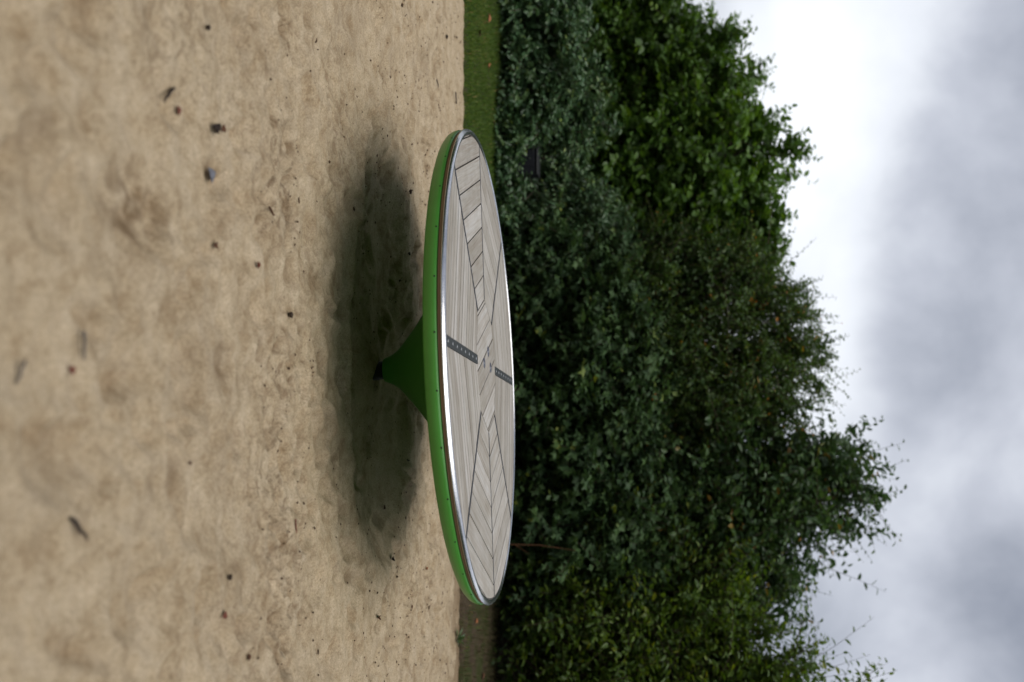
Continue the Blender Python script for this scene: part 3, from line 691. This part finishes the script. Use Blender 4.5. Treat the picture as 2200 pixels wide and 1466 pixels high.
# ------------------------------------------------------------------ small things on the sand
def litter_leaf(seed, size, curl):
    r = random.Random(seed); v, f = [], []
    nu, nv = 6, 4
    for i in range(nu+1):
        s = i/nu; wv = math.sin(math.pi*min(1, s*1.02+.02))**.75*(.42+.05*r.random())
        for j in range(nv+1):
            q = j/nv*2-1
            v.append((size*(s-.5), size*q*wv*(1-.25*curl*abs(q)), size*(curl*(.45*q*q*wv*2+.35*(s-.5)**2)+r.uniform(-.02, .02)+.03)))
    for i in range(nu):
        for j in range(nv):
            a = i*(nv+1)+j; f.append((a, a+1, a+nv+2, a+nv+1))
    # the stalk
    b0 = len(v); zz = v[nv//2][2]
    for k, (xx, rr) in enumerate(((-.5, .014), (-.78, .010))):
        for a in range(3): v.append((size*xx, size*rr*math.cos(a*2.1)+size*.05*k, zz+size*rr*math.sin(a*2.1)))
    for a in range(3): f.append((b0+a, b0+(a+1) % 3, b0+3+(a+1) % 3, b0+3+a))
    return mesh_py('fallen_leaf', v, f, True)
def stick(seed, l, rad):
    r = random.Random(seed)
    pts = [(l*(k/5-.5), r.uniform(-.05, .05)*l, rad+r.uniform(-.01, .03)*l) for k in range(6)]
    A = [tube_arrays(pts, np.array([rad*.9, rad*1.1, rad, rad*.95, rad*.8, rad*.55]), 6)]
    p = np.array(pts[3]); A.append(tube_arrays([p, p+np.array([l*.05, l*.05, l*.03])], np.array([rad*.5, rad*.25]), 5))
    v, f = joined(A); return mesh_np('twig', v, f, None, True)
def husk(seed, s):
    bm = bmesh.new(); bmesh.ops.create_icosphere(bm, subdivisions=2, radius=s)
    r = random.Random(seed)
    for vv in bm.verts:
        vv.co *= 1+r.uniform(-.22, .22); vv.co.z *= .75; vv.co.x *= 1.25
    me = bpy.data.meshes.new('seed_husk'); bm.to_mesh(me); bm.free()
    me.polygons.foreach_set('use_smooth', [True]*len(me.polygons)); return me
GL = 'litter lying on the sand'
items = [
 ('twig', -.62, 2.386, .075, m_ldark, 'short dark twig touching a red-brown leaf, left foreground sand', 'twig', -50),
 ('leaf', -.585, 2.42, .034, m_lred, 'small red-brown leaf at the end of a short dark twig', 'leaf', 20),
 ('leaf', -.59, 2.667, .060, m_ldark, 'blackish curled leaf paired with a brown one, left foreground sand', 'leaf', 70),
 ('leaf', -.607, 2.725, .045, m_lbrown, 'brown leaf leaning on a blackish curled leaf', 'leaf', 130),
 ('leaf', -.457, 2.641, .062, m_lblue, 'bluish grey flat leaf on the left foreground sand', 'leaf', 35),
 ('leaf', -.267, 2.667, .038, m_lbrown, 'brown cupped leaf alone, left of the middle foreground', 'leaf', 100),
 ('leaf', -.234, 2.967, .030, m_lred, 'reddish scrap of leaf nearer the turntable, left of its foot', 'leaf', 10),
 ('twig', .009, 1.958, .062, m_gtwig, 'straight grey twig pointing across the nearest sand', 'twig', 3),
 ('leaf', .061, 1.928, .034, m_lred, 'dark red leaf just right of a straight grey twig', 'leaf', 60),
 ('twig', .059, 1.765, .055, m_gtwig, 'pale grey twig closest to the camera', 'twig', -35),
 ('leaf', .32, 2.502, .022, m_lbrown, 'tiny brown leaf on smooth sand right of middle', 'leaf', 80),
 ('twig', .383, 1.923, .085, m_ldark, 'thick dark brown stick on the right foreground sand', 'twig', 50),
 ('leaf', .945, 2.865, .034, m_lbrown, 'brown leaf near the right edge of the foreground sand', 'leaf', 20),
 ('leaf', .768, 2.689, .042, m_lred, 'grey and reddish leaf with a long stalk, right foreground', 'leaf', 110),
 ('husk', .672, 2.725, .013, m_cone, 'dark seed husk beside a footprint, right foreground', 'husk', 0),
 ('husk', -.087, 3.262, .016, m_cone, 'dark husk on the near rim of the turntable hollow', 'husk', 40),
 ('husk', -.856, 2.61, .013, m_cone, 'dark husk at the far left of the foreground sand', 'husk', 90),
 ('twig', -.414, 3.076, .06, m_lbrown, 'brown twig on churned sand left of the turntable foot', 'twig', 70),
 ('husk', -.786, 5.146, .017, m_cone, 'round dark husk beyond the left end of the shadow', 'husk', 15),
 ('husk', -.46, 5.146, .015, m_cone, 'brown husk behind the left half of the shadow', 'husk', 75),
 ('leaf', 1.264, 4.455, .045, m_lbrown, 'brown curled leaf below the right end of the turntable', 'leaf', 85),
 ('leaf', 1.401, 5.146, .038, m_lbrown, 'tan brown leaf under the right rim, farther back', 'leaf', 25),
 ('leaf', 1.057, 4.747, .050, m_ldark, 'dark curled leaf at the right end of the shadow', 'leaf', 95),
 ('leaf', 1.305, 5.616, .034, m_lorange, 'orange brown leaf near the back of the sand, right', 'leaf', 40),
 ('twig', .62, 5.09, .06, m_ldark, 'thin dark twig behind the right half of the shadow', 'twig', 80),
 ('leaf', .821, 4.826, .038, m_lbrown, 'small brown leaf inside the right edge of the shadow', 'leaf', 130),
 ('twig', .628, 3.276, .05, m_lred, 'short reddish twig on sand in front of the shadow, right', 'twig', 10),
 ('leaf', .86, 3.27, .028, m_lorange, 'orange scrap of leaf in front of the right part of the shadow', 'leaf', 55),
 ('leaf', 1.55, 4.05, .042, m_lred, 'reddish brown leaf at the right border of the middle sand', 'leaf', 15),
 ('twig', -1.55, 5.9, .07, m_ldark, 'dark twig lying on the sand near the lawn, left', 'twig', 65),
 ('leaf', -1.95, 6.3, .045, m_ldark, 'dark leaf on the sand close to the lawn edge, far left', 'leaf', 35),
 ('twig', -1.62, 6.55, .08, m_ldark, 'dark twig along the lawn edge at left', 'twig', 20),
]
for k, (kd, x, y, s, m, lab, cat, az) in enumerate(items):
    x, y = x*1.022, y*1.022
    if kd == 'leaf': o = link('fallen_leaf', litter_leaf(k, s*.75, .55+.5*random.Random(k).random()), m)
    elif kd == 'twig': o = link('twig', stick(k, s, s*.055), m)
    else: o = link('seed_husk', husk(k, s*.6), m)
    zs = max(sh(x+dx_*s, y+dy_*s) for dx_ in (-.3, 0, .3) for dy_ in (-.3, 0, .3))
    o.location = (x, y, zs+(s*.55 if kd == 'husk' else 0.0)); o.rotation_euler = (0, 0, R(az)); tag(o, lab, cat, GL)
lawn = [(-2.6, 7.95, 'orange leaf on the lawn at the far left', .07), (-2.2, 7.9, 'orange leaf on the lawn, second from the left', .065), (-2.33, 7.45, 'brown leaf on the lawn near its sandy border', .06), (-1.8, 8.15, 'pale brown leaf on the lawn before the cabinet shrub', .05),
        (2.1, 7.4, 'yellowish leaf on the bare soil at right', .05), (2.62, 7.7, 'brown leaf on the bare soil at the right edge', .06), (1.8, 7.3, 'orange leaf on the soil just right of the turntable', .05)]
for k, (x, y, lab, s) in enumerate(lawn):
    o = link('fallen_leaf', litter_leaf(200+k, s, .5), [m_lorange, m_lorange, m_lbrown, m_lbrown, m_lorange, m_lbrown, m_lorange][k], None, (x, y, gz(x, y)+.022 if x < 0 else gz(x, y)+.004))
    o.rotation_euler = (0.2, 0.1, k*1.3); tag(o, lab, 'leaf', 'leaves lying on lawn and soil')
# small weed on the sand's right border
wd = empty('weed', (2.03, 6.72, sh(2.03, 6.72))); tag(wd, 'small green weed rosette on the sand border at right', 'weed')
r = np.random.default_rng(9); n = 16
az = np.arange(n)*2.4; el = r.uniform(.2, 1.1, n)
dd = np.stack([np.cos(az)*np.cos(el), np.sin(az)*np.cos(el), np.sin(el)], 1)
link('leaves', leaves_mesh('leaves', dd*0.01, dd, np.tile(UPV, (n, 1))+r.normal(size=(n, 3))*.1, r.uniform(.045, .085, n), .35, r.uniform(.3, .8, n)), mg_blue, wd)
# crumbs of bark and leaf scattered on the sand: nobody could count them
r = np.random.default_rng(44)
n = 1900
x = np.concatenate([r.uniform(-2.4, 2.6, n//2), r.uniform(-2.4, 2.6, n-n//2)]); y = np.concatenate([r.uniform(4.5, 6.9, n//2), 6.9-3.6*r.uniform(0, 1, n-n//2)**1.7])
for q, (a, b_) in enumerate(crumb_spots):
    i = r.integers(0, n, 4); x[i] = a+r.normal(0, .06, 4); y[i] = b_+r.normal(0, .03, 4)
keep = y < EDGE(x)-.02; x, y = x[keep], y[keep]; n = len(x)
z = sand_h(x, y); s = r.uniform(.0018, .0052, n)*np.where(r.uniform(size=n) < .06, 1.9, 1)
OC = np.array([[1.5, 0, 0], [-1.5, 0, 0], [0, .8, 0], [0, -.8, 0], [0, 0, .7], [0, 0, -.7]])
OF = np.array([[0, 2, 4], [2, 1, 4], [1, 3, 4], [3, 0, 4], [2, 0, 5], [1, 2, 5], [3, 1, 5], [0, 3, 5]])
az = r.uniform(0, 6.28, n); J = OC[None]*s[:, None, None]*r.uniform(.6, 1.5, (n, 6, 1))
V = np.stack([J[..., 0]*np.cos(az)[:, None]-J[..., 1]*np.sin(az)[:, None]+x[:, None], J[..., 0]*np.sin(az)[:, None]+J[..., 1]*np.cos(az)[:, None]+y[:, None], J[..., 2]+(z+s*.3)[:, None]], -1)
o = link('bark_crumbs', mesh_np('bark_crumbs', V.reshape(-1, 3), ((np.arange(n)*6)[:, None, None]+OF[None]).reshape(-1, 3)), m_crumb)
tag(o, 'dark crumbs of bark and leaf scattered over the sand', 'litter', kind='stuff')
